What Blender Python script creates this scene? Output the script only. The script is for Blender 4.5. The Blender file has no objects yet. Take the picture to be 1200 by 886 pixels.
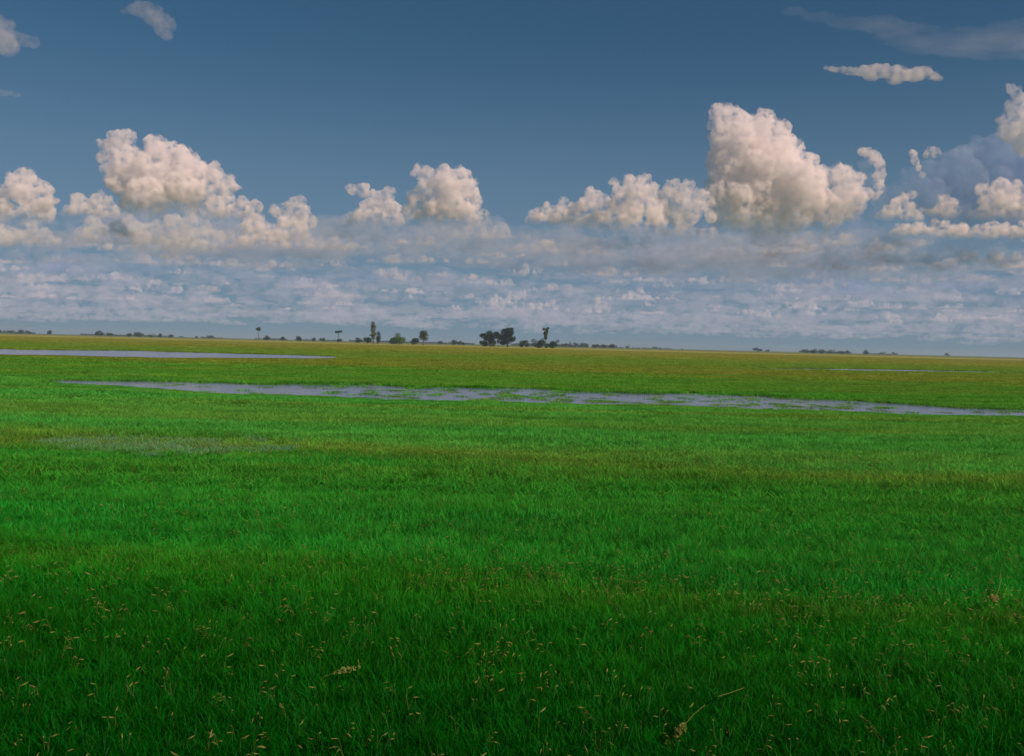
import bpy, math, random
import numpy as np
from mathutils import Matrix, Vector

S = bpy.context.scene
COL = S.collection
R = math.radians

# ---------------------------------------------------------------- camera
F = 1100.0                      # focal length in pixels of the 1200 px wide photograph
CAM = Vector((0, 0, 4.0))
ROLL = math.atan(0.0242)
M = (Matrix.Rotation(R(90) - math.atan(39 / F), 3, 'X') @ Matrix.Rotation(ROLL, 3, 'Z'))
cd = bpy.data.cameras.new('camera'); cam = bpy.data.objects.new('camera', cd); COL.objects.link(cam)
cd.sensor_width = 36; cd.lens = 36 * F / 1200
cd.clip_start = 0.1; cd.clip_end = 200000
cam.matrix_world = Matrix.Translation(CAM) @ M.to_4x4()
S.camera = cam

def ray(px, py):
    return (M @ Vector(((px - 600) / F, -(py - 443) / F, -1))).normalized()
def ground_pt(px, py, z=0.0):
    d = ray(px, py); t = (z - CAM.z) / d.z
    return CAM + d * t
def at_y(px, py, dist):
    """point seen at px,py whose horizontal depth (world Y) is dist"""
    d = ray(px, py); return CAM + d * (dist / d.y)

# ---------------------------------------------------------------- light
HAZE = 0.8e-4
SUN_EL, SUN_AZ = R(38), R(127)          # azimuth clockwise from +Y (the view): from the right, slightly behind
w = bpy.data.worlds.new('World'); S.world = w; w.use_nodes = True
nt = w.node_tree; nt.nodes.clear()
o = nt.nodes.new('ShaderNodeOutputWorld'); bg = nt.nodes.new('ShaderNodeBackground')
sky = nt.nodes.new('ShaderNodeTexSky'); sky.sky_type = 'NISHITA'; sky.sun_disc = False
sky.sun_elevation = SUN_EL; sky.sun_rotation = SUN_AZ
sky.air_density = 0.6; sky.dust_density = 0.35; sky.ozone_density = 3.2
gm = nt.nodes.new('ShaderNodeGamma'); gm.inputs[1].default_value = 0.70
tn = nt.nodes.new('ShaderNodeMix'); tn.data_type = 'RGBA'; tn.blend_type = 'MULTIPLY'
tn.inputs[0].default_value = 1; tn.inputs[7].default_value = (0.46, 0.85, 1.0, 1)
nt.links.new(sky.outputs[0], gm.inputs[0]); nt.links.new(gm.outputs[0], tn.inputs[6]); 
# the air near the horizon, all the way round, is paler and greyer
tcw = nt.nodes.new('ShaderNodeTexCoord'); sxw = nt.nodes.new('ShaderNodeSeparateXYZ'); nt.links.new(tcw.outputs['Generated'], sxw.inputs[0])
mr = nt.nodes.new('ShaderNodeMapRange'); mr.interpolation_type = 'SMOOTHERSTEP'; nt.links.new(sxw.outputs[2], mr.inputs[0])
mr.inputs[1].default_value = -0.02; mr.inputs[2].default_value = 0.36; mr.inputs[3].default_value = 0.85; mr.inputs[4].default_value = 0.0
hz = nt.nodes.new('ShaderNodeMix'); hz.data_type = 'RGBA'; hz.inputs[7].default_value = (2.0, 2.95, 4.05, 1)
nt.links.new(mr.outputs[0], hz.inputs[0]); nt.links.new(tn.outputs[2], hz.inputs[6]); nt.links.new(hz.outputs[2], bg.inputs[0])
bg.inputs[1].default_value = 0.083
nt.links.new(bg.outputs[0], o.inputs[0])
sd = bpy.data.lights.new('sun', 'SUN'); sd.energy = 5.0; sd.angle = R(0.5); sd.color = (1, 0.69, 0.54)
sun = bpy.data.objects.new('sun', sd); COL.objects.link(sun)
sv = Vector((math.sin(SUN_AZ) * math.cos(SUN_EL), math.cos(SUN_AZ) * math.cos(SUN_EL), math.sin(SUN_EL)))
sun.rotation_euler = sv.to_track_quat('Z', 'Y').to_euler()
S.view_settings.view_transform = 'Standard'; S.view_settings.look = 'None'
S.view_settings.exposure = 0.0; S.view_settings.gamma = 1
S.cycles.transparent_max_bounces = 32; S.cycles.max_bounces = 12
S.cycles.volume_bounces = 7; S.cycles.volume_step_rate = 0.2; S.cycles.volume_max_steps = 256

# ---------------------------------------------------------------- helpers
def tag(o, label=None, cat=None, group=None, kind=None):
    if label: o['label'] = label
    if cat: o['category'] = cat
    if group: o['group'] = group
    if kind: o['kind'] = kind
    return o
def mesh_np(name, V, Fc, mat=None, smooth=False):
    """Fc: (n,3) or (n,4) int array"""
    me = bpy.data.meshes.new(name); V = np.asarray(V, np.float32); Fc = np.asarray(Fc, np.int32)
    k = Fc.shape[1] if len(Fc) else 3
    me.vertices.add(len(V)); me.vertices.foreach_set('co', V.ravel())
    me.loops.add(Fc.size); me.loops.foreach_set('vertex_index', Fc.ravel())
    me.polygons.add(len(Fc)); me.polygons.foreach_set('loop_start', np.arange(0, Fc.size, k, dtype=np.int32))
    me.polygons.foreach_set('loop_total', np.full(len(Fc), k, np.int32))
    if smooth: me.polygons.foreach_set('use_smooth', np.ones(len(Fc), bool))
    me.update(calc_edges=True); me.validate()
    if mat: me.materials.append(mat)
    return me
def obj(name, me, parent=None, loc=(0, 0, 0)):
    o = bpy.data.objects.new(name, me); COL.objects.link(o); o.location = loc
    if parent: o.parent = parent
    return o

class Nodes:
    """tiny node-tree writer"""
    def __init__(s, name):
        s.m = bpy.data.materials.new(name); s.m.use_nodes = True; s.t = s.m.node_tree; s.t.nodes.clear()
        s.out = s.t.nodes.new('ShaderNodeOutputMaterial')
    def n(s, typ, props=None, **inp):
        nd = s.t.nodes.new('ShaderNode' + typ)
        for k, v in (props or {}).items(): setattr(nd, k, v)
        for k, v in inp.items():
            key = int(k[1:]) if k[0] == 'i' and k[1:].isdigit() else k.replace('_', ' ')
            s.set(nd.inputs[key], v)
        return nd
    def set(s, sock, v):
        if isinstance(v, bpy.types.NodeSocket): s.t.links.new(v, sock)
        elif isinstance(v, bpy.types.Node): s.t.links.new(v.outputs[0], sock)
        else:
            if sock.type == 'RGBA' and len(v) == 3: v = (*v, 1)
            sock.default_value = v
    def math(s, op, a, b=0.0, c=0.0, clamp=False):
        return s.n('Math', dict(operation=op, use_clamp=clamp), i0=a, i1=b, i2=c).outputs[0]
    def mixc(s, f, a, b, mode='MIX'):
        nd = s.t.nodes.new('ShaderNodeMix'); nd.data_type = 'RGBA'; nd.blend_type = mode
        s.set(nd.inputs[0], f); s.set(nd.inputs[6], a); s.set(nd.inputs[7], b)
        return nd.outputs[2]
    def ramp(s, f, stops, interp='LINEAR'):
        nd = s.t.nodes.new('ShaderNodeValToRGB'); nd.color_ramp.interpolation = interp
        e = nd.color_ramp.elements
        while len(e) < len(stops): e.new(0.5)
        for el, (p, c) in zip(e, stops):
            el.position = p; el.color = (*c, 1) if len(c) == 3 else c
        s.set(nd.inputs[0], f); return nd.outputs[0]
    def done(s, shader, disp=None, vol=None):
        if shader is not None: s.set(s.out.inputs[0], shader)
        if vol is not None: s.set(s.out.inputs[1], vol)
        return s.m

# ---------------------------------------------------------------- materials
def plain_colour(N, seeds=False):
    """colour of the flood plain's vegetation as a function of the place (world position):
    belts of different grass kinds lie across the plain, the nearest with painted darkening"""
    geo = N.n('NewGeometry'); pos = geo.outputs['Position']
    sx = N.n('SeparateXYZ', i0=pos)
    # coordinate across the belts, in metres of depth, slightly skewed and wobbling
    mp = N.n('Mapping', None, Vector=pos, Scale=(0.03, 0.09, 0.02))
    nz = N.n('TexNoise', None, Vector=mp, Scale=1.0, Detail=4.0, Roughness=0.6)
    d = N.math('ADD', sx.outputs[1], N.math('MULTIPLY', sx.outputs[0], 0.14))
    d = N.math('MAXIMUM', d, 1.0)
    wob = N.math('MULTIPLY', N.math('SUBTRACT', nz.outputs[0], 0.5), 0.30)
    lg = N.math('ADD', N.math('LOGARITHM', d, 10.0), wob)          # log10 of depth
    t = N.math('DIVIDE', lg, 3.5, clamp=True)
    L = lambda m: math.log10(m) / 3.5
    G = BELTS
    c = N.ramp(t, [(L(m), col) for m, col in G])
    # patches stretched across the view at large scale
    mp2 = N.n('Mapping', None, Vector=pos, Scale=(0.012, 0.14, 0.05))
    n2 = N.n('TexNoise', None, Vector=mp2, Scale=1.0, Detail=5.0, Roughness=0.65)
    f2 = N.ramp(n2.outputs[0], [(0.42, (0, 0, 0)), (0.66, (1, 1, 1))])
    c = N.mixc(N.math('MULTIPLY', N.math('MULTIPLY', f2, N.math('MULTIPLY_ADD', d, 0.03, -0.25, clamp=True)), 0.55), c, (0.28, 0.38, 0.05))
    n3 = N.n('TexNoise', None, Vector=N.n('Mapping', None, Vector=pos, Scale=(0.10, 0.5, 0.3)), Scale=1.0, Detail=5.0, Roughness=0.7)
    f3 = N.ramp(n3.outputs[0], [(0.40, (0, 0, 0)), (0.68, (1, 1, 1))])
    c = N.mixc(N.math('MULTIPLY', f3, 0.45), c, (0.002, 0.13, 0.003))
    return c, pos

H_ = CAM.z / 2.6
BELTS = [(4, (0.0005, 0.080, 0.0005)), (7, (0.001, 0.16, 0.002)), (8.8, (0.006, 0.27, 0.008)), (9.8, (0.05, 0.31, 0.018)), (11, (0.015, 0.38, 0.024)),  # near belts darken towards the viewer: fading light put into the grass colour
         (15, (0.035, 0.38, 0.032)), (18.2, (0.05, 0.39, 0.035)), (20, (0.16, 0.40, 0.045)), (23, (0.10, 0.50, 0.07)), (38, (0.11, 0.50, 0.07)),
         (55, (0.11, 0.43, 0.04)), (75, (0.13, 0.43, 0.04)), (84, (0.15, 0.42, 0.04)), (100, (0.30, 0.38, 0.05)), (170, (0.20, 0.43, 0.05)),
         (330, (0.38, 0.42, 0.07)), (900, (0.40, 0.40, 0.09)), (1600, (0.16, 0.19, 0.11))]
BELTS = [(a * H_, c) for a, c in BELTS]

def make_blade_mat(name, tint=(1, 1, 1), seed=0.0, dry=False):
    N = Nodes(name)
    info = N.n('ObjectInfo')
    if dry:
        c = N.ramp(info.outputs['Random'], [(0.0, (0.16, 0.22, 0.04)), (0.5, (0.30, 0.31, 0.10)), (1.0, (0.15, 0.27, 0.05))])
        c = N.mixc(0.0, c, c)
    else:
        c, pos = plain_colour(N)
        uv = N.n('Attribute', dict(attribute_name='shade'))
        v = N.math('MULTIPLY_ADD', info.outputs['Random'], 0.5, 0.72)
        v = N.math('MULTIPLY', v, N.math('MULTIPLY_ADD', uv.outputs['Fac'], 0.6, 0.7))
        hsv = N.n('HueSaturation', None, Color=c, Value=v, Hue=N.math('MULTIPLY_ADD', uv.outputs['Fac'], 0.03, 0.485))
        c = hsv.outputs[0]
    dif = N.n('BsdfDiffuse', None, Color=c)
    tr = N.n('BsdfTranslucent', None, Color=c)
    gl = N.n('BsdfGlossy', None, Color=(1, 1, 1), Roughness=0.5)
    m1 = N.n('MixShader', None, i0=0.35, i1=dif, i2=tr)
    m2 = N.n('MixShader', None, i0=0.004, i1=m1, i2=gl)
    return N.done(m2)
MAT_BLADE = make_blade_mat('grass_blade')
MAT_DRY = make_blade_mat('dry_grass', dry=True)

N = Nodes('plain_ground')
c, pos = plain_colour(N)
nf = N.n('TexNoise', None, Vector=N.n('Mapping', None, Vector=pos, Scale=(3, 3, 3)), Scale=1.0, Detail=6.0, Roughness=0.75)
c = N.mixc(0.8, c, N.ramp(nf.outputs[0], [(0.3, (0.6, 0.6, 0.6)), (0.7, (1.0, 1.0, 1.0))]), 'MULTIPLY')
bp = N.n('Bump', None, Strength=0.8, Distance=0.3, Height=nf.outputs[0])
MAT_GROUND = N.done(N.n('BsdfDiffuse', None, Color=c, Normal=bp))

N = Nodes('shallow_water')
geo = N.n('NewGeometry')
nz = N.n('TexNoise', None, Vector=N.n('Mapping', None, Vector=geo.outputs[0], Scale=(1.2, 3.0, 1)), Scale=1.0, Detail=4.0, Roughness=0.6)
bp = N.n('Bump', None, Strength=0.25, Distance=0.05, Height=nz.outputs[0])
MAT_WATER = N.done(N.n('BsdfPrincipled', None, Base_Color=(0.09, 0.12, 0.24), Roughness=0.13, IOR=1.33, Normal=bp))

def cloud_mat(name, density, nscale, lo=.42, hi=.58, skin=0.07, rise=0.0, colour=(1, 1, 1), stretch=(1, 1, 1)):
    """water droplets: a scattering volume eaten away by turbulence, thin at its level base, with a light mist of droplets at its edge"""
    N = Nodes(name)
    tc = N.n('TexCoord'); co = tc.outputs['Object']
    nz = N.n('TexNoise', None, Vector=N.n('Mapping', None, Vector=co, Scale=stretch), Scale=nscale, Detail=5.0, Roughness=0.62)
    f = N.ramp(nz.outputs[0], [(lo, (0, 0, 0)), (hi, (1, 1, 1))])
    if rise:
        z = N.n('SeparateXYZ', i0=co).outputs[2]
        f = N.math('MULTIPLY', f, N.math('POWER', N.math('MULTIPLY_ADD', z, 1.0 / rise, 0.03, clamp=True), 2.0))  # foot thinned so sky blue shows through, in place of air haze
    v = N.n('VolumePrincipled', None, Color=colour, Density=N.math('MULTIPLY', f, density), Anisotropy=0.0)
    sh = N.n('MixShader', None, i0=N.math('MULTIPLY', f, skin), i1=N.n('BsdfTransparent'), i2=N.n('BsdfDiffuse', None, Color=(.9, .9, .9)))
    return N.done(sh, vol=v)
KINDS = {'cumulus': (0.017, 0.115, .42, .64, .035, (1, .995, 1)), 'soft': (0.009, 0.12, .41, .62, .03, (.95, .975, 1)),
         'dim': (0.0026, 0.05, .34, .60, .03, (.48, .66, .88)), 'lens': (0.016, 0.10, .32, .60, .03, (1, 1, 1)), 'wisp': (0.005, 0.10, .34, .66, .02, (.9, .93, 1))}  # dim: shade from neighbouring clouds is put into its darker blue-grey colour
def kind_mat(kind, height):
    """one material per kind and height class, so that the thin foot keeps its share of the cloud's height"""
    d, n, lo, hi, sk, c = KINDS[kind]
    rise = 0 if kind in ('lens', 'wisp') or not height else max(6, 6 * round(height * .36 / 6))
    nm = '%s_cloud_foot_%d' % (kind, rise)
    return bpy.data.materials.get(nm) or cloud_mat(nm, d, n, lo, hi, sk, rise, c)
MAT_CLOUD, MAT_SOFT, MAT_DIM, MAT_LENS, MAT_WISP = 'cumulus', 'soft', 'dim', 'lens', 'wisp'
MAT_PUFF = cloud_mat('small_cumulus', 0.0055, 0.16, .40, .58, skin=.05, rise=6, colour=(.93, .96, 1))
MAT_BANK = cloud_mat('haze_tinted_bank', 0.0011, 0.16, .40, .60, skin=.02, colour=(.56, .73, .95))  # blue of the air in front is put into the cloud colour
MAT_FAR = cloud_mat('far_haze_tinted_bank', 0.0008, 0.16, .33, .62, skin=.02, colour=(.72, .82, .95))  # distance haze painted as a bluish cloud tint
MAT_CIRRUS = cloud_mat('high_veil', 0.0004, 0.02, .34, .7, skin=.004, stretch=(.5, 1, 2.5))

# ---------------------------------------------------------------- clouds
def ico(sub):
    t = (1 + 5 ** .5) / 2
    V = [(-1, t, 0), (1, t, 0), (-1, -t, 0), (1, -t, 0), (0, -1, t), (0, 1, t), (0, -1, -t), (0, 1, -t), (t, 0, -1), (t, 0, 1), (-t, 0, -1), (-t, 0, 1)]
    V = [np.array(v) / np.linalg.norm(v) for v in V]
    Fc = [(0, 11, 5), (0, 5, 1), (0, 1, 7), (0, 7, 10), (0, 10, 11), (1, 5, 9), (5, 11, 4), (11, 10, 2), (10, 7, 6), (7, 1, 8), (3, 9, 4), (3, 4, 2), (3, 2, 6), (3, 6, 8), (3, 8, 9), (4, 9, 5), (2, 4, 11), (6, 2, 10), (8, 6, 7), (9, 8, 1)]
    for _ in range(sub):
        mid = {}; nf = []
        def m_(a, b):
            k = (min(a, b), max(a, b))
            if k not in mid:
                v = V[a] + V[b]; V.append(v / np.linalg.norm(v)); mid[k] = len(V) - 1
            return mid[k]
        for a, b, c in Fc:
            x, y, z = m_(a, b), m_(b, c), m_(c, a); nf += [(a, x, z), (b, y, x), (c, z, y), (x, y, z)]
        Fc = nf
    return np.array(V), np.array(Fc)
ICO1, ICO2 = ico(1), ico(2)

def spheres_mesh(C, rad, flat=None, sub=1, sq=1.0, sx=1.0):
    V0, F0 = ICO1 if sub == 1 else ICO2
    C = np.asarray(C); rad = np.asarray(rad)
    V = C[:, None, :] + V0[None] * rad[:, None, None] * np.array((sx, 1, sq))
    if flat is not None:      # level condensation base
        z = V[..., 2]; V[..., 2] = np.where(z < flat, flat + (z - flat) * 0.12, z)
    Fc = F0[None] + (np.arange(len(C)) * len(V0))[:, None, None]
    return V.reshape(-1, 3), Fc.reshape(-1, 3)

def puff(C, rad, rng, levels=((14, .42), (8, .42)), down=0.25):
    """cauliflower heads: smaller balls sprout from the surface of larger ones"""
    allC, allR = [np.array(C)], [np.array(rad)]
    pc, pr = np.array(C), np.array(rad)
    for n, k in levels:
        d = rng.normal(size=(len(pc), n, 3)); d /= np.linalg.norm(d, axis=2, keepdims=True)
        d[..., 2] = np.where(d[..., 2] < -down, -d[..., 2], d[..., 2])
        r = pr[:, None] * k * rng.uniform(.55, 1.25, (len(pc), n))
        c = pc[:, None] + d * (pr[:, None] * rng.uniform(.72, .98, (len(pc), n)))[..., None]
        pc, pr = c.reshape(-1, 3), r.ravel()
        allC.append(pc); allR.append(pr)
    return np.concatenate(allC), np.concatenate(allR)


def billow(sz):
    k = 'billow%g' % sz
    t = bpy.data.textures.get(k)
    if not t:
        t = bpy.data.textures.new(k, 'CLOUDS'); t.noise_scale = sz; t.noise_depth = 4
    return t

def bake(name, V, Fc, mat, voxel, disp, size=8):
    """merge the balls into one skin and roughen it"""
    me = mesh_np(name, V, Fc, mat, True)
    o = obj(name, me)
    rm = o.modifiers.new('merge', 'REMESH'); rm.mode = 'VOXEL'; rm.voxel_size = voxel; rm.use_smooth_shade = True
    if disp:
        for sz, st in ((size, disp), (size * .4, disp * .45)):
            dm = o.modifiers.new('billow', 'DISPLACE'); dm.texture = billow(sz); dm.strength = st; dm.texture_coords = 'LOCAL'; dm.mid_level = .5
    bpy.context.view_layer.update()
    out = bpy.data.meshes.new_from_object(o.evaluated_get(bpy.context.evaluated_depsgraph_get()))
    bpy.data.objects.remove(o); bpy.data.meshes.remove(me)
    out.name = name
    return out

def cloud(label, blobs, dist, base=None, mat=None, seed=0, voxel=1.4, levels=((13, .46), (6, .42)), depth=1.0, disp=5.0, sq=1.0, stretch=1.0, group=None):
    """blobs: (px, py, radius) of the main heads as seen in the photograph, set at the cloud's own distance"""
    rng = np.random.default_rng(seed)
    u = dist / F                                   # metres per photo pixel at this distance
    cx = float(np.mean([b[0] for b in blobs])); by = base if base else max(b[1] + b[2] for b in blobs)
    org = at_y(cx, by, dist)
    C, rad = [], []
    for b in blobs:
        px, py, r = b[:3]
        p = at_y(px, py, dist) - org
        off = rng.uniform(-.5, .5) * depth * r * u
        C.append((p.x, p.y + off, p.z)); rad.append(r * u)
        if r > 12:                                 # the mass goes on behind
            C.append((p.x + rng.uniform(-.3, .3) * r * u, p.y + off + r * u * 1.1 * depth, p.z - .2 * r * u)); rad.append(r * u * .9)
    if base:                                       # broad thin skirt joining the heads along the level base
        xs_ = [b[0] for b in blobs]; x0, x1 = min(xs_) - 4, max(xs_) + 4
        for xx in np.arange(x0, x1, 8):
            p = at_y(xx, base - 7, dist) - org
            C.append((p.x, p.y + rng.uniform(-10, 10) * u, p.z)); rad.append(rng.uniform(7, 11) * u)
    C, rad = puff(C, rad, rng, levels)
    V, Fc = spheres_mesh(C / u, rad / u, 0.0 if base else None, sub=1, sq=sq, sx=stretch)
    o = obj('cumulus_cloud', bake('cumulus_cloud', V, Fc, mat if isinstance(mat, bpy.types.Material) else kind_mat(mat or 'cumulus', (base - min(b[1] - b[2] for b in blobs)) if base else 0), voxel, disp, 11), None, org); o.scale = (u, u, u)
    return tag(o, label, 'cloud', group)

cloud('tallest cumulus tower right of centre with bright domed top and shaded left flank',
      [(836,131,7),(846,132,9),(842,146,10),(856,138,12),(846,164,14),(847,186,15),(848,210,15),(846,232,16),(868,142,13),(893,146,14),(915,154,12),(880,165,24),(862,168,18),(925,175,16),(900,190,26),(870,195,22),(945,195,14),(858,212,16),(930,210,22),(960,213,15),(983,208,12),(1001,214,11),(1008,232,12),(990,242,16),(960,240,20),(900,235,22),(870,250,20),(848,255,14),(930,255,20),(975,256,14),(834,205,6),(836,214,5),(900,262,18),(878,222,18),(892,215,16),(1000,226,12),(988,228,14),(1003,240,11),(1008,222,9),(868,232,18),(945,225,20),(1000,252,10),(985,205,12)],
      12000, base=290, seed=3)
cloud('large rounded cumulus standing highest above the left part of the plain',
      [(118,168,6),(128,172,9),(124,186,9),(132,200,12),(138,165,9),(150,162,9),(148,180,12),(185,175,14),(205,182,15),(160,200,20),(190,205,24),(228,198,14),(250,207,12),(266,213,9),(140,215,14),(215,222,18),(170,228,20),(276,220,5),(240,222,12),(200,240,12),(150,238,14),(180,244,14),(225,240,13),(250,228,12),(262,222,10)],
      12500, base=264, seed=5)
cloud('puffy cumulus at the left edge of the sky with a round knob on top',
      [(4,228,9),(12,206,5),(30,209,12),(26,225,14),(48,228,12),(60,237,8),(40,245,14),(2,245,12),(-25,235,18),(15,255,12)], 12000, base=268, seed=7)
cloud('small twin-headed cumulus beneath the left flank of the large left cloud',
      [(92,237,9),(100,244,9),(120,238,10),(108,246,9),(128,244,6),(85,250,5)], 11500, base=258, seed=8)
cloud('ragged pale cumulus low under the puffy cloud at the left edge',
      [(40,268,9),(52,276,8),(28,278,8),(38,285,8),(62,284,5),(10,280,10),(-15,275,14)], 11400, base=292, seed=9, mat=MAT_SOFT)
cloud('little low cumulus below the small twin-headed cloud',
      [(108,262,8),(98,272,7),(118,270,7),(108,278,7)], 11300, base=286, seed=10, mat=MAT_SOFT)
cloud('broad low cumulus mass under the large left cloud',
      [(152,260,8),(160,272,11),(182,272,12),(205,264,11),(225,262,10),(215,278,14),(240,272,11),(165,284,12),(195,288,14),(235,290,12),(255,280,9)], 11000, base=302, seed=11, mat=MAT_SOFT)
cloud('row of small cumulus heads right below the slope of the large left cloud',
      [(252,240,9),(265,236,9),(262,248,9),(285,240,8),(300,244,7),(278,250,7),(296,250,6)], 12000, base=260, seed=12)
cloud('upright cumulus column at the right end of the left cloud group',
      [(349,238,8),(355,250,9),(358,262,9),(350,272,8),(346,282,6),(336,245,8),(322,248,8),(334,262,8),(344,258,9),(366,258,5)], 12000, base=290, seed=13)
cloud('low bright cumulus left of the upright cloud column',
      [(300,258,8),(308,264,8),(292,264,8),(284,270,7),(318,270,7),(330,276,7),(300,276,10),(318,286,8),(285,288,8)], 12600, base=296, seed=14)
cloud('flat ragged cumulus left of the middle dome-shaped cloud',
      [(412,223,7),(425,224,8),(440,232,9),(458,228,7),(450,240,10),(430,246,9),(420,255,9),(445,254,10),(462,246,8),(412,260,6)], 12800, base=268, seed=15)
cloud('dome-shaped cumulus in the middle of the horizon with dark lower left side',
      [(490,203,8),(503,202,6),(520,206,11),(540,212,12),(550,222,12),(527,220,16),(556,236,10),(500,218,10),(488,232,12),(510,240,15),(535,245,15),(478,248,9),(492,256,12),(520,260,12),(550,256,12),(568,252,6)], 12000, base=274, seed=16)
cloud('small lumpy cumulus at the left end of the right cloud chain',
      [(630,249,6),(640,246,7),(652,250,8),(660,240,7),(670,246,9),(648,258,7),(636,256,5)], 12600, base=266, seed=17)
cloud('bright rounded cumulus left of the double-peaked cloud',
      [(692,228,7),(698,236,10),(685,240,9),(710,240,8),(678,250,9),(700,254,9),(690,260,8)], 12400, base=272, seed=18)
cloud('double-peaked cumulus with a dark wedge of shade at its lower left',
      [(720,216,6),(738,212,8),(755,213,8),(745,224,12),(728,232,12),(762,228,11),(718,245,11),(742,245,15),(768,245,14),(712,258,9),(735,262,12),(770,262,12)], 12000, base=278, seed=19)
cloud('line of cumulus turrets between the double-peaked cloud and the tallest tower',
      [(787,219,8),(782,232,11),(806,219,8),(800,235,12),(820,230,9),(828,240,9),(812,250,12),(790,252,12),(833,254,8),(800,264,12)], 10200, base=284, seed=20)
cloud('thin curl of cumulus rising off the right shoulder of the tallest tower',
      [(1010,178,5),(1018,180,7),(1026,186,8),(1030,195,7),(1031,204,7),(1031,213,6),(1029,222,7),(1023,229,7)], 12500, seed=21, disp=1.5)
cloud('pair of tiny cumulus puffs high between the tallest tower and the right edge',
      [(1070,181,5),(1072,190,5),(1076,198,4),(1091,176,6),(1096,180,6),(1086,182,4),(1082,206,4)], 11500, seed=22, disp=1.5)
cloud('small cumulus with a raised right head in the dim area right of the tallest tower',
      [(1068,228,6),(1058,234,7),(1048,242,7),(1040,248,6),(1066,244,6),(1080,248,5),(1055,252,6)], 11500, base=262, seed=23)
cloud('compact round cumulus directly left of the bright cloud at the right edge',
      [(1106,238,8),(1114,242,8),(1102,248,7),(1116,250,6)], 11000, base=258, seed=24)
cloud('bright lumpy cumulus low at the right edge of the sky',
      [(1148,222,7),(1160,222,8),(1174,218,9),(1188,224,9),(1155,234,10),(1175,234,12),(1195,238,10),(1160,246,9),(1185,250,9),(1212,236,12),(1235,240,14)], 11000, base=262, seed=25)
cloud('tall dull cumulus with a small bright tip cut off by the right edge',
      [(1184,104,5),(1190,110,7),(1197,118,9),(1184,122,6),(1188,134,10),(1176,144,8),(1195,150,14),(1205,132,12),(1180,158,9),(1222,140,18),(1250,130,22),(1210,165,16)],
      12000, seed=26, mat=MAT_SOFT)
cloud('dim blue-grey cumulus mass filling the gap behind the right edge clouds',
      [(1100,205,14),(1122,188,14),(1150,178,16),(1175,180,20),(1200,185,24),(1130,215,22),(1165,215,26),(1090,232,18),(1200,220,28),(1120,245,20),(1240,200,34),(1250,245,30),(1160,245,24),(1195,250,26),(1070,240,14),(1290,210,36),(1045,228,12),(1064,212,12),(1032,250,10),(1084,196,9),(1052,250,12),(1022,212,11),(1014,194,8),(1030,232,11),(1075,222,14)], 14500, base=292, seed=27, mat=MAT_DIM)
cloud('long low cumulus shelf under the clouds at the right edge',
      [(1060,268,5),(1080,268,6),(1095,262,5),(1105,266,6),(1118,270,6),(1135,272,6),(1155,270,7),(1180,266,6),(1198,262,5),(1170,274,6),(1215,266,8)], 12500, base=282, seed=28)
cloud('small lens-shaped cloud floating alone in the upper right sky',
      [(1000,86,5),(1012,84,7),(1024,83,8),(1036,86,9),(1048,89,9),(1060,90,9),(1072,90,9),(1082,86,8),(1092,90,6),(1099,93,4),(994,84,5),(988,83,4.5),(981,82,4),(975,81,3.5),(968,80,3),(1020,91,7),(1050,94,7)], 5200, seed=29, mat=MAT_LENS, sq=.7, stretch=1.5, disp=2)
cloud('small ragged cloud floating alone in the upper left sky',
      [(146,14,4),(154,12,6),(163,13,8),(172,15,10),(181,20,11),(188,27,11),(193,35,10),(197,43,6),(178,12,7)], 4600, seed=30, mat=MAT_WISP, disp=3, stretch=1.2)
cloud('faded cloud scrap at the left edge high in the sky',
      [(-8,38,16),(2,30,10),(0,48,13),(10,50,9),(20,48,8),(30,49,7),(38,50,6)], 4800, seed=31, mat=MAT_WISP, disp=3, stretch=1.3)
cloud('thin dark sliver of cloud at the left edge beneath the faded scrap',
      [(-10,111,6),(0,110,5),(10,110,4),(20,112,3)], 5200, seed=32, mat=MAT_WISP, sq=.6, stretch=2, disp=2)
cloud('thin mauve cloud veil stretched across the top right corner',
      [(930,14,6),(965,20,8),(1000,26,10),(1035,32,12),(1070,38,14),(1105,44,16),(1140,48,18),(1175,48,20),(1210,46,22),(1250,44,24),(1290,42,26)], 17000, seed=33, mat=MAT_CIRRUS, sq=.7, stretch=3.5, disp=5, voxel=3, levels=((5, .4),))
cloud('tiny pale puff low in the hazy band left of the lone palm', [(238,338,4),(246,340,5),(254,340,4)], 20000, seed=34, mat=MAT_SOFT, disp=2, stretch=1.4, sq=.7)
cloud('tiny pink-tinged puff low above the tall pale tree', [(403,348,3.5),(411,349,4),(419,349,3)], 21000, seed=35, mat=MAT_SOFT, disp=2, stretch=1.5, sq=.7)
cloud('small pink-tinged puff low in the haze right of the ragged tree', [(700,352,4),(707,358,5),(712,364,4),(704,364,4)], 22000, seed=36, mat=MAT_SOFT, disp=2)
cloud('small pale puff lowest in the haze on the right side', [(1040,374,4),(1046,379,5),(1053,378,4)], 24000, seed=37, mat=MAT_SOFT, disp=2)
cloud('bright little streak of cloud in the band under the tallest tower', [(868,329,3),(876,329,4),(884,330,3)], 17000, seed=38, mat=MAT_SOFT, disp=1.5, stretch=1.8, sq=.7)

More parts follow.
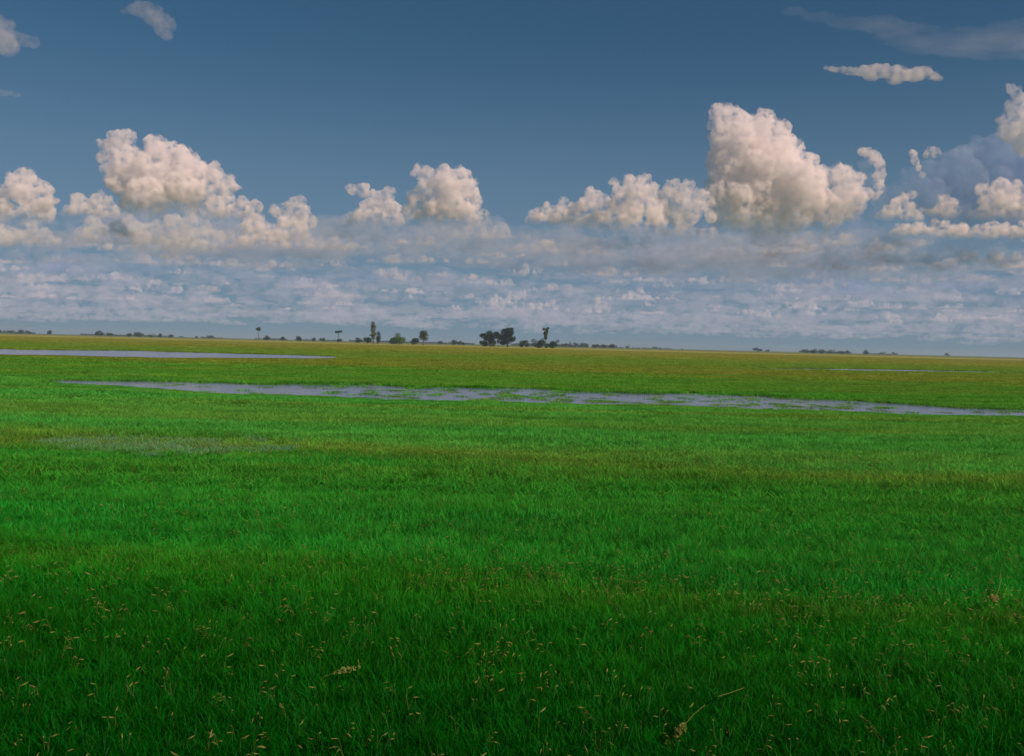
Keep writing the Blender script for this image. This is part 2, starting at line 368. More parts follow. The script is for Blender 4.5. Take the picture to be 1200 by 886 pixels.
def scatter(name, sources, P, rotz, scl, idx, tilt=None):
    """real instanced tufts at given points"""
    src = bpy.data.collections.new(name + '_kinds')
    for k, me in enumerate(sources):
        so = bpy.data.objects.new('tuft_%c' % (97 + k), me); src.objects.link(so)
    me = bpy.data.meshes.new(name); me.vertices.add(len(P)); me.vertices.foreach_set('co', np.asarray(P, np.float32).ravel())
    rot = np.zeros((len(P), 3), np.float32); rot[:, 2] = rotz
    if tilt is not None: rot[:, :2] = tilt
    for nm, typ, arr, key in (('rot', 'FLOAT_VECTOR', rot, 'vector'), ('scl', 'FLOAT_VECTOR', scl, 'vector'), ('kind_no', 'INT', idx, 'value')):
        at = me.attributes.new(nm, typ, 'POINT'); at.data.foreach_set(key, np.asarray(arr, np.int32 if typ == 'INT' else np.float32).ravel())
    o = obj(name, me)
    g = bpy.data.node_groups.new(name, 'GeometryNodeTree')
    g.interface.new_socket('Geometry', in_out='INPUT', socket_type='NodeSocketGeometry')
    g.interface.new_socket('Geometry', in_out='OUTPUT', socket_type='NodeSocketGeometry')
    gi, go = g.nodes.new('NodeGroupInput'), g.nodes.new('NodeGroupOutput')
    ci = g.nodes.new('GeometryNodeCollectionInfo'); ci.inputs[0].default_value = src; ci.inputs[1].default_value = True; ci.inputs[2].default_value = True
    ip = g.nodes.new('GeometryNodeInstanceOnPoints'); ip.inputs['Pick Instance'].default_value = True
    def attr(nm, dt):
        a = g.nodes.new('GeometryNodeInputNamedAttribute'); a.data_type = dt; a.inputs[0].default_value = nm
        return [x for x in a.outputs if x.enabled and x.name == 'Attribute'][0]
    g.links.new(gi.outputs[0], ip.inputs['Points']); g.links.new(ci.outputs[0], ip.inputs['Instance'])
    g.links.new(attr('kind_no', 'INT'), ip.inputs['Instance Index'])
    g.links.new(attr('rot', 'FLOAT_VECTOR'), ip.inputs['Rotation']); g.links.new(attr('scl', 'FLOAT_VECTOR'), ip.inputs['Scale'])
    g.links.new(ip.outputs[0], go.inputs[0])
    md = o.modifiers.new('tufts', 'NODES'); md.node_group = g
    return tag(o, kind='stuff')


# receding deck of small clouds: their level bases close up towards the horizon
rng = np.random.default_rng(77)
BANK = []
for k in range(9):
    nb = rng.integers(9, 18)
    t = np.sort(rng.uniform(-1, 1, nb)); elong = rng.uniform(1.0, 2.6)
    C = np.stack([t * 26 * elong, rng.uniform(-12, 12, nb), rng.uniform(1, 9, nb)], 1)
    rad = rng.uniform(3.5, 9, nb) * (1.15 - np.abs(t))
    C, rad = puff(C, np.maximum(rad, 2.5), rng, ((10, .45), (5, .45)))
    V, Fc = spheres_mesh(C, rad, 0.0, 1, .85)
    BANK.append(bake('distant_cumulus', V, Fc, MAT_BANK, 1.5, 2.0, 5))
FAR = []
for me in BANK:
    m2 = me.copy(); m2.materials.clear(); m2.materials.append(MAT_FAR); FAR.append(m2)
n_ = 800
Y = 13000 * (8.0 ** rng.uniform(0, 1, n_) ** .95); Y[:40] = rng.uniform(12800, 17500, 40); X = rng.uniform(-.66, .66, n_) * Y
s_ = rng.uniform(9, 24, n_) * (1.0 + np.minimum(Y - 13000, 50000) / 45000)
big = (rng.random(n_) < .16) & (Y < 20000); big[:24] = True
s_ = np.where(big, s_ * 1.35, s_)
kinds = rng.integers(0, len(BANK), n_) + np.where(Y > 24000, len(BANK), 0)
PUFF = []
for me in BANK:
    m2 = me.copy(); m2.materials.clear(); m2.materials.append(MAT_PUFF); PUFF.append(m2)
n2 = 210
Y2 = 13000 * (3.4 ** rng.uniform(0, 1, n2) ** 1.15); X2 = rng.uniform(-.64, .64, n2) * Y2; z2 = rng.uniform(7, 15, n2) * (1 + (Y2 - 13000) / 40000)
scatter('small_distant_clouds', PUFF, np.c_[X2, Y2, rng.normal(1460, 90, n2)], rng.uniform(-.4, .4, n2) + math.pi * rng.integers(0, 2, n2),
        np.c_[z2 * rng.uniform(.5, 1.3, n2), z2, z2 * rng.uniform(.6, 1.3, n2)], rng.integers(0, len(PUFF), n2))
scatter('distant_clouds', BANK + FAR, np.c_[X, Y, rng.normal(1430, 100, n_)], rng.uniform(-.3, .3, n_) + math.pi * rng.integers(0, 2, n_),
        np.c_[s_ * rng.uniform(.9, 2.4, n_), s_ * 1.2, s_ * rng.uniform(.6, 1.3, n_) * np.where(big, 1.3, 1)], kinds)

# ---------------------------------------------------------------- ground and water
def disc(name, radii, nseg, z, mat):
    a = np.linspace(0, 2 * np.pi, nseg, endpoint=False)
    V = [(0, 0, z)]
    for r in radii: V += list(zip(r * np.cos(a), r * np.sin(a), np.full(nseg, z)))
    T = [(0, 1 + j, 1 + (j + 1) % nseg) for j in range(nseg)]
    for i in range(len(radii) - 1):
        for j in range(nseg):
            p, q = 1 + i * nseg + j, 1 + i * nseg + (j + 1) % nseg
            T += [(p, p + nseg, q + nseg), (p, q + nseg, q)]
    return obj(name, mesh_np(name, V, T, mat))
tag(disc('ground', [4 * 1.33 ** k for k in range(31)], 96, 0, MAT_GROUND), kind='structure')

# outlines of the open water as (photo x, far edge y, near edge y), projected once onto the flat plain
WATER = {
    'river': [(52,446.2,447.2),(70,446,449),(100,446.3,451),(150,447,454),(250,449,460.5),(330,450.5,463.5),(420,452,467),(500,453.5,469.5),(600,456,472),(700,459.5,474),(760,461,475.5),(850,463.5,478),(930,466,481),(1000,470.5,483.5),(1060,474.5,485.5),(1120,478,487),(1200,481,489.5),(1300,485,494),(1500,491,500)],
    'far_channel': [(-300,402.6,409),(-60,407.6,414),(0,409,415.3),(60,410.2,416.6),(130,411,417.8),(200,412.4,419),(260,413.8,419.8),(300,415,419.6),(350,416.6,420),(400,418.2,419.6)],
    'pool': [(40,519,522),(80,517,526),(130,515.5,530),(190,516,532),(250,517,532),(310,519,531),(350,522,529)],
    'distant_backwater': [(880,431.6,432.4),(930,431.8,433.8),(1000,432.6,435),(1080,434,436.2),(1150,435.6,437.2),(1220,437.6,438.4)],
}
def band_world(px, py, z=0.0):
    p = ground_pt(px, py, z); return p.x, p.y
BANDS = {}
jit = np.random.default_rng(5)
for nm, rows in WATER.items():
    rows = np.array(rows, float)
    xs = np.linspace(rows[0, 0], rows[-1, 0], 160)
    top = np.interp(xs, rows[:, 0], rows[:, 1]); bot = np.interp(xs, rows[:, 0], rows[:, 2])
    th = bot - top
    def wob(): 
        a = sum(np.sin(xs * f + jit.uniform(0, 6.3)) / (1 + i) for i, f in enumerate((.03, .07, .15, .31))); return a / 2
    top = top + wob() * th * .10; bot = bot + wob() * th * .10
    T = np.array([band_world(x, y) for x, y in zip(xs, top)]); B = np.array([band_world(x, y) for x, y in zip(xs, bot)])
    BANDS[nm] = (xs, top, bot)
    if nm == 'pool': continue
    V = np.concatenate([np.c_[T, np.full(len(T), .03)], np.c_[B, np.full(len(B), .03)]])
    n_ = len(xs); Q = [(i + n_, i + 1 + n_, i + 1, i) for i in range(n_ - 1)]
    tag(obj('water', mesh_np('water', V, Q, MAT_WATER)), kind='structure')

def project(P):
    """world points -> photo pixels (numpy), used only to know which water a tuft would stand in"""
    Mi = np.array(M.transposed()); q = (P - np.array(CAM)) @ Mi.T
    return 600 + F * q[:, 0] / -q[:, 2], 443 - F * q[:, 1] / -q[:, 2]

# ---------------------------------------------------------------- grass
def blades_mesh(name, nb, hgt, rad, wid, rng, mat, lean=.35, droop=.4):
    V, Q, T, sh = [], [], [], []
    for _ in range(nb):
        a, r = rng.uniform(0, 6.283), rad * math.sqrt(rng.random())
        x0, y0 = r * math.cos(a), r * math.sin(a)
        h = hgt * rng.uniform(.55, 1.1); d = rng.uniform(0, 6.283); ln = lean * h * rng.random(); dr = droop * h * rng.random() ** 2
        f = rng.uniform(0, 6.283); wx, wy = math.cos(f) * wid / 2, math.sin(f) * wid / 2
        b = len(V)
        for t, wk in ((0, .9), (.5, 1), (.82, .6)):
            px, py = x0 + math.cos(d) * (ln * t + dr * t ** 3), y0 + math.sin(d) * (ln * t + dr * t ** 3)
            z = h * (t - .25 * t ** 3 * (dr / h + .05))
            V += [(px - wx * wk, py - wy * wk, z), (px + wx * wk, py + wy * wk, z)]
        V.append((x0 + math.cos(d) * (ln + dr), y0 + math.sin(d) * (ln + dr), h * (1 - .3 * dr / h)))
        s = rng.random(); sh += [s] * 7
        T += [(b, b + 1, b + 3), (b, b + 3, b + 2), (b + 2, b + 3, b + 5), (b + 2, b + 5, b + 4), (b + 4, b + 5, b + 6)]
    me = mesh_np(name, V, T, mat)
    at = me.attributes.new('shade', 'FLOAT', 'POINT'); at.data.foreach_set('value', np.array(sh, np.float32))
    return me

def seed_mesh(name, ns, rng, mat, hgt=.34):
    """dry flowering stalks: thin bent culm with a drooping loose head"""
    V, T = [], []
    def tube(p, q, a, b):
        i = len(V); d = np.array(q) - np.array(p); s = np.cross(d, (0.3, .2, 1)); s /= np.linalg.norm(s) + 1e-9; u = np.cross(d, s); u /= np.linalg.norm(u) + 1e-9
        for k in range(3):
            c_, s_ = math.cos(k * 2.094), math.sin(k * 2.094)
            V.append(tuple(np.array(p) + a * (c_ * s + s_ * u))); V.append(tuple(np.array(q) + b * (c_ * s + s_ * u)))
        for k in range(3):
            m, n = i + 2 * k, i + 2 * ((k + 1) % 3); T.extend([(m, n, n + 1), (m, n + 1, m + 1)])
    for _ in range(ns):
        a = rng.uniform(0, 6.283); r = .1 * rng.random(); x, y = r * math.cos(a), r * math.sin(a)
        h = hgt * rng.uniform(.8, 1.15); d = rng.uniform(0, 6.283); ln = rng.uniform(.05, .25) * h
        p1 = (x + math.cos(d) * ln, y + math.sin(d) * ln, h)
        tube((x, y, h * .7), p1, .001, .0008)
        L = rng.uniform(.03, .075); dz = rng.uniform(-.45, .45)
        m = (p1[0] + math.cos(d) * L * .5, p1[1] + math.sin(d) * L * .5, p1[2] + dz * L * .3)
        q = (p1[0] + math.cos(d) * L, p1[1] + math.sin(d) * L, p1[2] + dz * L)
        tube(p1, m, .002, .008); tube(m, q, .008, .002)
    return mesh_np(name, V, T, mat)

rng = np.random.default_rng(11)
TUFTS = [blades_mesh('tuft', 60, .25, .18, .0075, rng, MAT_BLADE, .8, .9) for _ in range(4)] + \
        [blades_mesh('tuft', 70, .27, .22, .012, rng, MAT_BLADE, .7, .7) for _ in range(3)]
def vnoise(x, y, s, seed):
    """cheap smooth value noise"""
    r = np.random.default_rng(seed); G = r.random((128, 128))
    u, v = x / s, y / s; i, j = np.floor(u).astype(int), np.floor(v).astype(int); fu, fv = u - i, v - j
    fu, fv = fu * fu * (3 - 2 * fu), fv * fv * (3 - 2 * fv); g = lambda a, b: G[a % 128, b % 128]
    return (g(i, j) * (1 - fu) + g(i + 1, j) * fu) * (1 - fv) + (g(i, j + 1) * (1 - fu) + g(i + 1, j + 1) * fu) * fv
ZONES = [(6, 14, 34, 1.0, 1.0), (14, 24, 20, 1.05, 1.2), (24, 52, 9, 1.15, 1.7), (52, 120, 3, 1.15, 3.0), (120, 320, .5, 1.2, 6), (320, 1000, .06, 1.4, 16)]
PS, RZ, SC, IX = [], [], [], []
for y0, y1, den, sz, sxy in ZONES:
    wide = lambda y: .66 * y + 2.0
    area = (wide(y0) + wide(y1)) * (y1 - y0)
    n_ = int(area * den)
    y = rng.uniform(y0, y1, n_ * 2); x = rng.uniform(-1, 1, n_ * 2) * wide(y1); k = np.abs(x) < wide(y); x, y = x[k][:n_], y[k][:n_]
    P = np.c_[x, y, np.zeros(len(x))]
    px, py = project(P)
    keep = np.ones(len(x), bool); hgt = np.full(len(x), 1.0)
    dd = y + .14 * x
    for nm, (xs, top, bot) in BANDS.items():
        t = np.interp(px, xs, top, left=0, right=0); b = np.interp(px, xs, bot, left=-1, right=-1)
        inside = (py > t) & (py < b)
        if nm == 'river':      # reeds grow through the shallows on the near side of the middle reach
            f = (py - t) / np.maximum(b - t, .1)
            reed = (px > 330) & (px < 1000) & (f > .48) & (f < .80) & (rng.random(len(x)) < .12 * np.clip((px - 330) / 200, 0, 1)) & (vnoise(x * .3, y, 1.6, 3) > .45)
            ou = (px > 150) & (rng.random(len(x)) < .03 + .03 * (px > 380) * (px < 950))
            inside &= ~(reed | ou); hgt[reed | ou] = .45
            near = (py >= b) & (py < b + 9); hgt[near] = .28 + .5 * (py[near] - b[near]) / 9
        elif nm == 'pool':
            inside &= (rng.random(len(x)) > .62); hgt[(py > t) & (py < b)] = .75
            near = (py >= b) & (py < b + 10); hgt[near] = .7
        elif nm == 'far_channel':
            near = (py >= b) & (py < b + 3); hgt[near] = .15
        keep &= ~inside
    hgt *= .75 + .55 * vnoise(x * .35, y, 3.0, 9) + .12 * (vnoise(x, y, .8, 4) - .5)
    far = y > 34
    x, y, P, hgt, far = x[keep], y[keep], P[keep], hgt[keep], far[keep]
    PS.append(P); RZ.append(rng.uniform(0, 6.28, len(x)))
    s_ = sxy * rng.uniform(.8, 1.25, len(x))
    SC.append(np.c_[s_, s_, sz * hgt * rng.uniform(.8, 1.2, len(x))])
    IX.append(np.where(y < 20, rng.integers(0, 4, len(x)), rng.integers(4, 7, len(x))))
scatter('grass', TUFTS, np.concatenate(PS), np.concatenate(RZ), np.concatenate(SC), np.concatenate(IX))
print('TUFTS', sum(map(len, PS)))

# paler, bluish sedge in the wet hollow on the left
N = Nodes('pale_sedge')
rnd = N.n('ObjectInfo').outputs['Random']
c = N.mixc(rnd, (.10, .38, .16), (.22, .42, .22))
MAT_SEDGE = N.done(N.n('MixShader', None, i0=.35, i1=N.n('BsdfDiffuse', None, Color=c), i2=N.n('BsdfTranslucent', None, Color=c)))
SED = [blades_mesh('sedge', 60, .22, .25, .014, rng, MAT_SEDGE, .7, .8) for _ in range(3)]
x = rng.uniform(-22, 1, 30000); y = rng.uniform(22, 62, 30000); px, py = project(np.c_[x, y, np.zeros(len(x))])
xs, top, bot = BANDS['pool']; t = np.interp(px, xs, top, left=0, right=0); b = np.interp(px, xs, bot, left=-1, right=-1)
m_ = (t + b) / 2; h_ = np.maximum((b - t) / 2, .01) * 1.7
k = (np.abs(py - m_) < h_) & (rng.random(len(x)) < (1 - (np.abs(py - m_) / h_) ** 2) * .4) & (vnoise(x * .35, y, 1.5, 14) > .38)
x, y = x[k], y[k]
scatter('pale_sedge', SED, np.c_[x, y, np.zeros(len(x))], rng.uniform(0, 6.28, len(x)), np.c_[np.full((len(x), 2), 1.5), rng.uniform(.7, 1.2, len(x))], rng.integers(0, 3, len(x)))

SEEDS = [seed_mesh('stalk', k, rng, MAT_DRY) for k in (1, 1, 2, 3)]
n_ = 13000
y = 7.5 + 42 * rng.random(n_ * 3) ** 1.0; x = rng.uniform(-1, 1, n_ * 3) * (.62 * y + 1)
dd = y + .14 * x
pr = .08 + .22 * (vnoise(x, y, 1.3, 21) > .62) * (vnoise(x, y, .45, 22) > .4) * (dd < 22)
pr += .5 * np.exp(-((dd - 31) / 2.5) ** 2) + .4 * np.exp(-((dd - 15) / 1.1) ** 2) * (x > -1.5)
k = rng.random(len(x)) < pr; x, y = x[k], y[k]
scatter('dry_grass_stalks', SEEDS, np.c_[x, y, rng.uniform(-.04, .02, len(x))], rng.uniform(0, 6.28, len(x)), np.repeat(rng.uniform(.75, 1.25, len(x))[:, None], 3, 1), rng.integers(0, 4, len(x)), rng.normal(0, .12, (len(x), 2)))
# ---------------------------------------------------------------- trees on the horizon
def leaf_mat(name, c1, c2):
    N = Nodes(name)
    at = N.n('Attribute', dict(attribute_name='shade'))
    c = N.mixc(at.outputs['Fac'], c1, c2)
    return N.done(N.n('MixShader', None, i0=.3, i1=N.n('BsdfDiffuse', None, Color=c), i2=N.n('BsdfTranslucent', None, Color=c)))
MAT_LEAF = {'dark': leaf_mat('dark_leaf', (.008, .026, .017), (.020, .052, .026)), 'green': leaf_mat('bright_leaf', (.05, .13, .02), (.10, .20, .035)),
            'pale': leaf_mat('pale_leaf', (.12, .15, .09), (.20, .22, .14)), 'olive': leaf_mat('olive_leaf', (.05, .08, .03), (.08, .11, .04)),
            'palm': leaf_mat('frond', (.03, .055, .03), (.06, .085, .045))}
N = Nodes('bark')
nz = N.n('TexNoise', None, Vector=N.n('TexCoord').outputs['Object'], Scale=3.0, Detail=4.0)
MAT_BARK = N.done(N.n('BsdfDiffuse', None, Color=N.ramp(nz.outputs[0], [(.3, (.08, .06, .045)), (.7, (.20, .17, .13))])))

def limb(V, T, pts, radii, k=6):
    b = len(V)
    for p, r in zip(pts, radii):
        for j in range(k):
            a = 6.2832 * j / k; V.append((p[0] + r * math.cos(a), p[1] + r * math.sin(a), p[2]))
    for i in range(len(pts) - 1):
        for j in range(k):
            m, n = b + i * k + j, b + i * k + (j + 1) % k; T += [(m, n, n + k), (m, n + k, m + k)]

def leaves(balls, n, size, rng):
    w_ = np.array([b[3] ** 2 for b in balls]); pick = rng.choice(len(balls), n, p=w_ / w_.sum()); B = np.array(balls)[pick]
    d = rng.normal(size=(n, 3)); d /= np.linalg.norm(d, axis=1, keepdims=True)
    c = B[:, :3] + d * (B[:, 3] * rng.uniform(.45, 1.08, n))[:, None] * np.array((1, 1, .75))
    a = rng.normal(size=(n, 3)); a /= np.linalg.norm(a, axis=1, keepdims=True); b = np.cross(a, rng.normal(size=(n, 3))); b /= np.linalg.norm(b, axis=1, keepdims=True)
    s = (size * rng.uniform(.5, 1.3, n))[:, None]
    V = np.stack([c - a * s, c + b * s * .6, c + a * s, c - b * s * .6], 1).reshape(-1, 3)
    Q = np.arange(4 * n).reshape(-1, 4)
    sh = np.repeat(rng.random(len(balls))[pick] * .6 + rng.random(n) * .4, 4)
    return V, Q, sh

def tree(px, ytop, width, dist, kind, leaf, label, cat='tree', seed=0, group=None, dens=1.0):
    rng = np.random.default_rng(seed + int(px * 7) + 50)
    g = at_y(px, 404 + .0242 * (px - 600), dist); org = Vector((g.x, dist, 0))
    top = at_y(px, ytop, dist).z; W = width * dist / F; H = max(top, 1.5)
    V, T, balls = [], [], []
    if kind == 'bush':
        for _ in range(9):
            r = H * rng.uniform(.22, .36); balls.append((rng.uniform(-1, 1) * (W / 2 - r * .6), rng.uniform(-.4, .4) * W, r * .8 + rng.random() ** 1.5 * max(H - 2 * r, .1), r))
        for _ in range(4):
            e = balls[rng.integers(len(balls))]; limb(V, T, [(0, 0, -.2), (e[0] * .7, e[1] * .7, e[2] * .6), e[:3]], [H * .03, H * .02, H * .008])
    else:
        th = {'round': .28, 'umbrella': .72, 'palm': .72, 'tall': .30, 'ragged': .5}[kind]; tr = {'round': .035, 'umbrella': .03, 'palm': .025, 'tall': .022, 'ragged': .02}[kind] * H
        lean = rng.uniform(-.05, .05) * H
        hub = (lean, 0, H * th); limb(V, T, [(0, 0, -.3), (lean * .4, 0, H * th * .5), hub], [tr * 1.5, tr, tr * .8], 8)
        nb = {'round': 22, 'umbrella': 10, 'palm': 6, 'tall': 18, 'ragged': 15}[kind]
        for i in range(nb):
            a = rng.uniform(0, 6.283); q = math.sqrt(rng.random())
            if kind == 'round': z = H * rng.uniform(.16 if leaf == 'dark' else .34, .86); rr = W / 2 * (1.05 - abs(z / H - .55)) ; r = H * rng.uniform(.13, .20)
            elif kind == 'umbrella': z = H * rng.uniform(.84, .93); rr = W / 2; r = H * rng.uniform(.07, .11)
            elif kind == 'palm': z = H * rng.uniform(.80, .92); rr = W / 2.6; r = H * rng.uniform(.08, .12)
            elif kind == 'ragged': z = H * (.40 + .54 * (i + rng.random()) / nb); rr = W / 2 * (.8 + .5 * math.sin(z / H * 9)); r = H * rng.uniform(.035, .075)
            else: z = H * (.25 + .67 * (i + rng.random()) / nb); rr = W / 2 * (1.05 - .7 * z / H); r = H * rng.uniform(.055, .10)
            rr = max(rr - r * .7, 0) * q
            e = (lean + rr * math.cos(a), rr * math.sin(a), z); balls.append((*e, r))
            limb(V, T, [hub if z > hub[2] * .9 else (lean, 0, z * .7), ((lean + e[0]) / 2, e[1] / 2, (min(hub[2], z) + z) / 2 + .02 * H), e], [tr * .5, tr * .3, tr * .1], 5)
    root = bpy.data.objects.new('bush' if kind == 'bush' else 'palm_tree' if kind == 'palm' else 'tree', None); COL.objects.link(root); root.location = org
    tag(root, label, cat, group)
    obj('stem' if kind == 'bush' else 'trunk', mesh_np('trunk', V, T, MAT_BARK), root)
    n = int((1500 if kind != 'bush' else 700) * dens)
    Vl, Q, sh = leaves(balls, n, .033 * H if kind != 'bush' else .07 * H, rng)
    me = mesh_np('crown', Vl, Q, MAT_LEAF[leaf]); at = me.attributes.new('shade', 'FLOAT', 'POINT'); at.data.foreach_set('value', sh.astype(np.float32))
    obj('foliage' if kind == 'bush' else 'crown', me, root)

tree(303, 383.5, 9, 2200, 'palm', 'palm', 'slim lone palm with a small round crown on the horizon left of centre', 'palm tree')
tree(396, 387, 10, 1900, 'umbrella', 'dark', 'small flat-topped tree between the slim lone palm and the tall pale tree')
tree(438, 376, 13, 1500, 'tall', 'pale', 'tall pale grey-green tree with thin see-through crown', dens=.5)
tree(443, 387, 6, 1480, 'round', 'dark', 'small dark tree standing right against the tall pale tree', dens=.6)
tree(468, 388.5, 21, 1400, 'bush', 'green', 'wide bright green leafy tree right of the tall pale tree', cat='tree')
tree(496, 386, 12, 1400, 'round', 'olive', 'round olive green tree right of the wide bright green one')
tree(575, 385.5, 26, 1400, 'round', 'dark', 'left one of the two big dark trees at the middle of the horizon', dens=2.4)
tree(595, 382.5, 27, 1420, 'round', 'dark', 'right and taller one of the two big dark trees', dens=2.6)
tree(584, 389, 8, 1500, 'tall', 'pale', 'pale slender tree squeezed between the two big dark trees')
tree(640, 382.5, 8, 1450, 'ragged', 'olive', 'tall thin ragged-crowned tree rising from dark bushes right of the big dark trees')
BUSH = [(612, 397, 14, 1450, 'dark', 'low dark bush touching the right foot of the taller big dark tree'),
        (566, 396, 9, 1430, 'dark', 'low dark bush at the left foot of the big dark trees'),
        (631, 394, 18, 1440, 'dark', 'dense dark bush at the left foot of the tall thin ragged tree'),
        (647, 396, 17, 1440, 'dark', 'dark bush at the right foot of the tall thin ragged tree'),
        (486, 393.5, 9, 1500, 'dark', 'small dark bush between the bright green tree and the olive tree'),
        (461, 392, 9, 1450, 'dark', 'dark bush on the left side of the wide bright green tree'),
        (431, 391.5, 8, 1600, 'dark', 'dark bush at the left foot of the tall pale tree'),
        (421, 394, 8, 1900, 'dark', 'low dark bush between the flat-topped tree and the tall pale tree'),
        (378, 394.5, 8, 2300, 'dark', 'small dark bush left of the flat-topped tree'),
        (368, 394, 6, 2300, 'olive', 'small greenish bush, second to the left of the flat-topped tree'),
        (350, 391.5, 7, 2300, 'dark', 'dark upright bush midway between the slim palm and the flat-topped tree'),
        (331, 392, 4, 2500, 'dark', 'narrow faint bush a little right of the slim palm'),
        (313, 391.5, 8, 2400, 'dark', 'dark bush immediately right of the slim palm'),
        (397, 395.5, 7, 1900, 'dark', 'little bush at the foot of the flat-topped tree'),
        (247, 391.5, 9, 2800, 'dark', 'lone dark bush on the horizon left of the slim palm'),
        (230, 393, 5, 3000, 'dark', 'faint tiny bush left of the lone dark bush'),
        (200, 390, 9, 2800, 'dark', 'brownish bush in the scattered left horizon row, right-hand end'),
        (188, 389.5, 6, 2800, 'dark', 'small bush between the big left clump and the brownish bush'),
        (177, 390, 6, 2800, 'dark', 'low bush touching the right side of the big left clump'),
        (163, 386.5, 12, 2600, 'dark', 'largest dark clump of bushes on the left horizon, pointed at its middle'),
        (151, 388.5, 8, 2700, 'dark', 'low dark bush on the left side of the largest left clump'),
        (130, 388, 10, 2800, 'dark', 'low bush between the two darkest clumps on the left horizon'),
        (117, 385.5, 11, 2600, 'dark', 'humped dark bush clump second in height on the left horizon'),
        (58, 385, 5, 3000, 'dark', 'single small bush alone near the left end of the horizon'),
        (33, 386, 7, 3200, 'dark', 'faint low bush right of the far left clump'),
        (25, 384.8, 6, 3000, 'dark', 'dark knob at the right end of the far left clump'),
        (12, 384.8, 14, 3200, 'dark', 'long low clump of trees at the far left of the horizon'),
        (-2, 384.5, 6, 3200, 'dark', 'dark bush cut by the left edge of the picture'),
        (532, 396, 6, 2400, 'dark', 'tiny dark bush left of a slightly longer one before the big dark trees'),
        (541, 397, 10, 2400, 'dark', 'low longish bush midway between the olive tree and the big dark trees'),
        (516, 398, 6, 2600, 'dark', 'faint bush just right of the olive tree'),
        (660, 401, 10, 3000, 'dark', 'faint low bush, first of the far row right of the ragged tree'),
        (672, 400, 12, 3000, 'dark', 'low grey-green bush, second of the far row right of the ragged tree'),
        (685, 400.5, 13, 3000, 'dark', 'low grey-green bush, middle of the far row right of the ragged tree'),
        (698, 401.5, 9, 3000, 'dark', 'dark blue-green bush, fourth of the far row right of the ragged tree'),
        (708, 401.5, 7, 2800, 'dark', 'darker short bush near the end of the far row right of the ragged tree'),
        (717, 401.5, 6, 2800, 'dark', 'last dark bush closing the far row right of the ragged tree'),
        (735, 404, 9, 4200, 'dark', 'barely visible far bush just beyond the end of the far row'),
        (770, 405, 10, 4500, 'dark', 'barely visible far bush alone in the empty stretch right of centre'),
        (888, 405.8, 11, 3000, 'dark', 'flat-topped dark bush on the right horizon'),
        (899, 408.5, 5, 3000, 'dark', 'small dark bush right beside the flat-topped dark bush'),
        (944, 408, 7, 3200, 'dark', 'faint left end of the long right-hand row of bushes'),
        (953, 406.5, 9, 2900, 'dark', 'highest bush of the long right-hand row'),
        (963, 408.2, 8, 2800, 'dark', 'darkest bush of the long right-hand row'),
        (975, 408.8, 11, 3000, 'dark', 'low bush at the middle of the long right-hand row'),
        (988, 409, 12, 3000, 'dark', 'low bush closing the long right-hand row'),
        (1015, 409, 7, 3000, 'dark', 'separate small dark bush right of the long right-hand row'),
        (1034, 411.5, 6, 4200, 'dark', 'faint bush right of the separate small dark one'),
        (1048, 411.8, 6, 4200, 'dark', 'second faint bush right of the separate small dark one'),
        (1110, 413, 6, 4200, 'dark', 'tiny faint bush nearest the right edge of the horizon')]
for b in BUSH:
    tree(b[0], b[1], b[2], b[3], 'bush', b[4], b[5], 'bush', seed=3, group='dark bushes along the horizon', dens=.8)

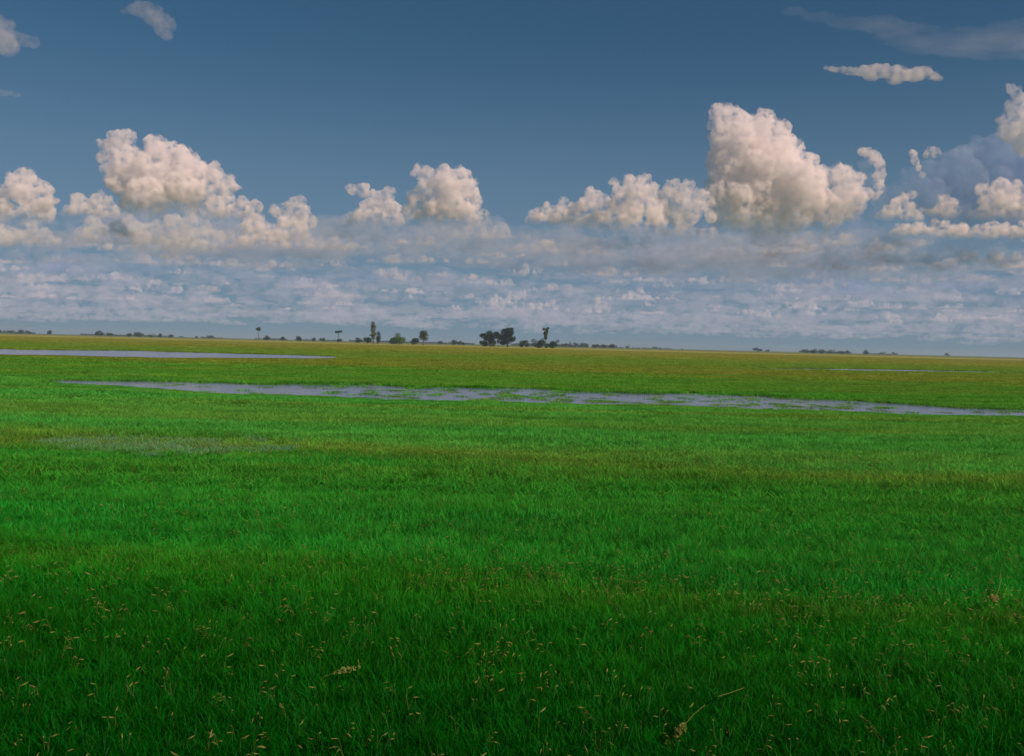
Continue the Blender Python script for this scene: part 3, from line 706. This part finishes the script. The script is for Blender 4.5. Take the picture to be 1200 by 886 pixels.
# low woods too far off to tell a tree from its neighbour
rng = np.random.default_rng(40)
balls = []
for x0, x1, h in ((-60, 40, 2.6), (95, 215, 2.4), (236, 262, 1.8), (290, 400, 2.2), (410, 560, 2.6), (600, 722, 4.2), (722, 800, 1.6), (935, 1000, 3.4), (1000, 1060, 1.6)):
    for xx in np.arange(x0, x1, .9):
        if vnoise(np.array([xx]), np.array([3.]), 9, 8)[0] < .35: continue
        dd_ = rng.uniform(4200, 5600); g = at_y(xx, 404 + .0242 * (xx - 600), dd_); r = h * rng.uniform(.35, .62) * dd_ / F
        balls.append((g.x, dd_, r * .6, r))
Vl, Q, sh = leaves(balls, 16000, 3.2, rng)
me = mesh_np('treeline', Vl, Q, MAT_LEAF['dark']); at = me.attributes.new('shade', 'FLOAT', 'POINT'); at.data.foreach_set('value', sh.astype(np.float32))
tag(obj('treeline', me), kind='stuff')

# ---------------------------------------------------------------- bent dry reed in the foreground
def bent_reed(pts, label, plume_r):
    W_ = [ground_pt(x, y, z) for x, y, z in pts]
    root = bpy.data.objects.new('dry_reed', None); COL.objects.link(root); root.location = (W_[0].x, W_[0].y, 0)
    tag(root, label, 'dry reed')
    P_ = [(p.x - W_[0].x, p.y - W_[0].y, p.z) for p in W_]
    V, T = [], []; limb(V, T, P_, np.linspace(.007, .004, len(P_)), 5)
    me = mesh_np('stem', V, T, MAT_DRY); obj('stem', me, root)
    r_ = np.random.default_rng(len(pts)); e = np.array(P_[-1]); q = np.array(P_[-2]); ax = (e - q) / np.linalg.norm(e - q)
    bl = [(*(e + ax * t * .22), plume_r * (1.1 - abs(t - .3))) for t in np.linspace(-.3, 1, 6)]
    Vl, Q, sh = leaves(bl, 260, .022, r_); obj('plume', mesh_np('plume', Vl, Q, MAT_DRY), root)
bent_reed([(872, 806, .22), (858, 811, .30), (842, 816, .33), (826, 826, .33), (812, 838, .31), (800, 852, .30)], 'long bent dry reed lying over the near grass, pale plume at its lower end', .045)
bent_reed([(1172, 668, .18), (1173, 680, .28), (1170, 692, .34), (1166, 700, .36)], 'upright dry reed with a beige plume near the right edge of the field', .06)
bent_reed([(372, 800, .2), (380, 793, .28), (390, 789, .32), (398, 787, .33)], 'short tawny reed leaning right in the near grass left of centre', .035)

# ---------------------------------------------------------------- air
N = Nodes('thin_haze')
MAT_HAZE = N.done(None, vol=N.n('VolumePrincipled', None, Color=(.50, .72, .95), Density=HAZE, Anisotropy=0.0))
e = 22500
V = [(x, y, z) for z in (-1, 60) for y in (-e, e) for x in (-e, e)]
tag(obj('haze', mesh_np('haze', V, [(0, 2, 3, 1), (4, 5, 7, 6), (0, 1, 5, 4), (2, 6, 7, 3), (0, 4, 6, 2), (1, 3, 7, 5)], MAT_HAZE)), kind='stuff')
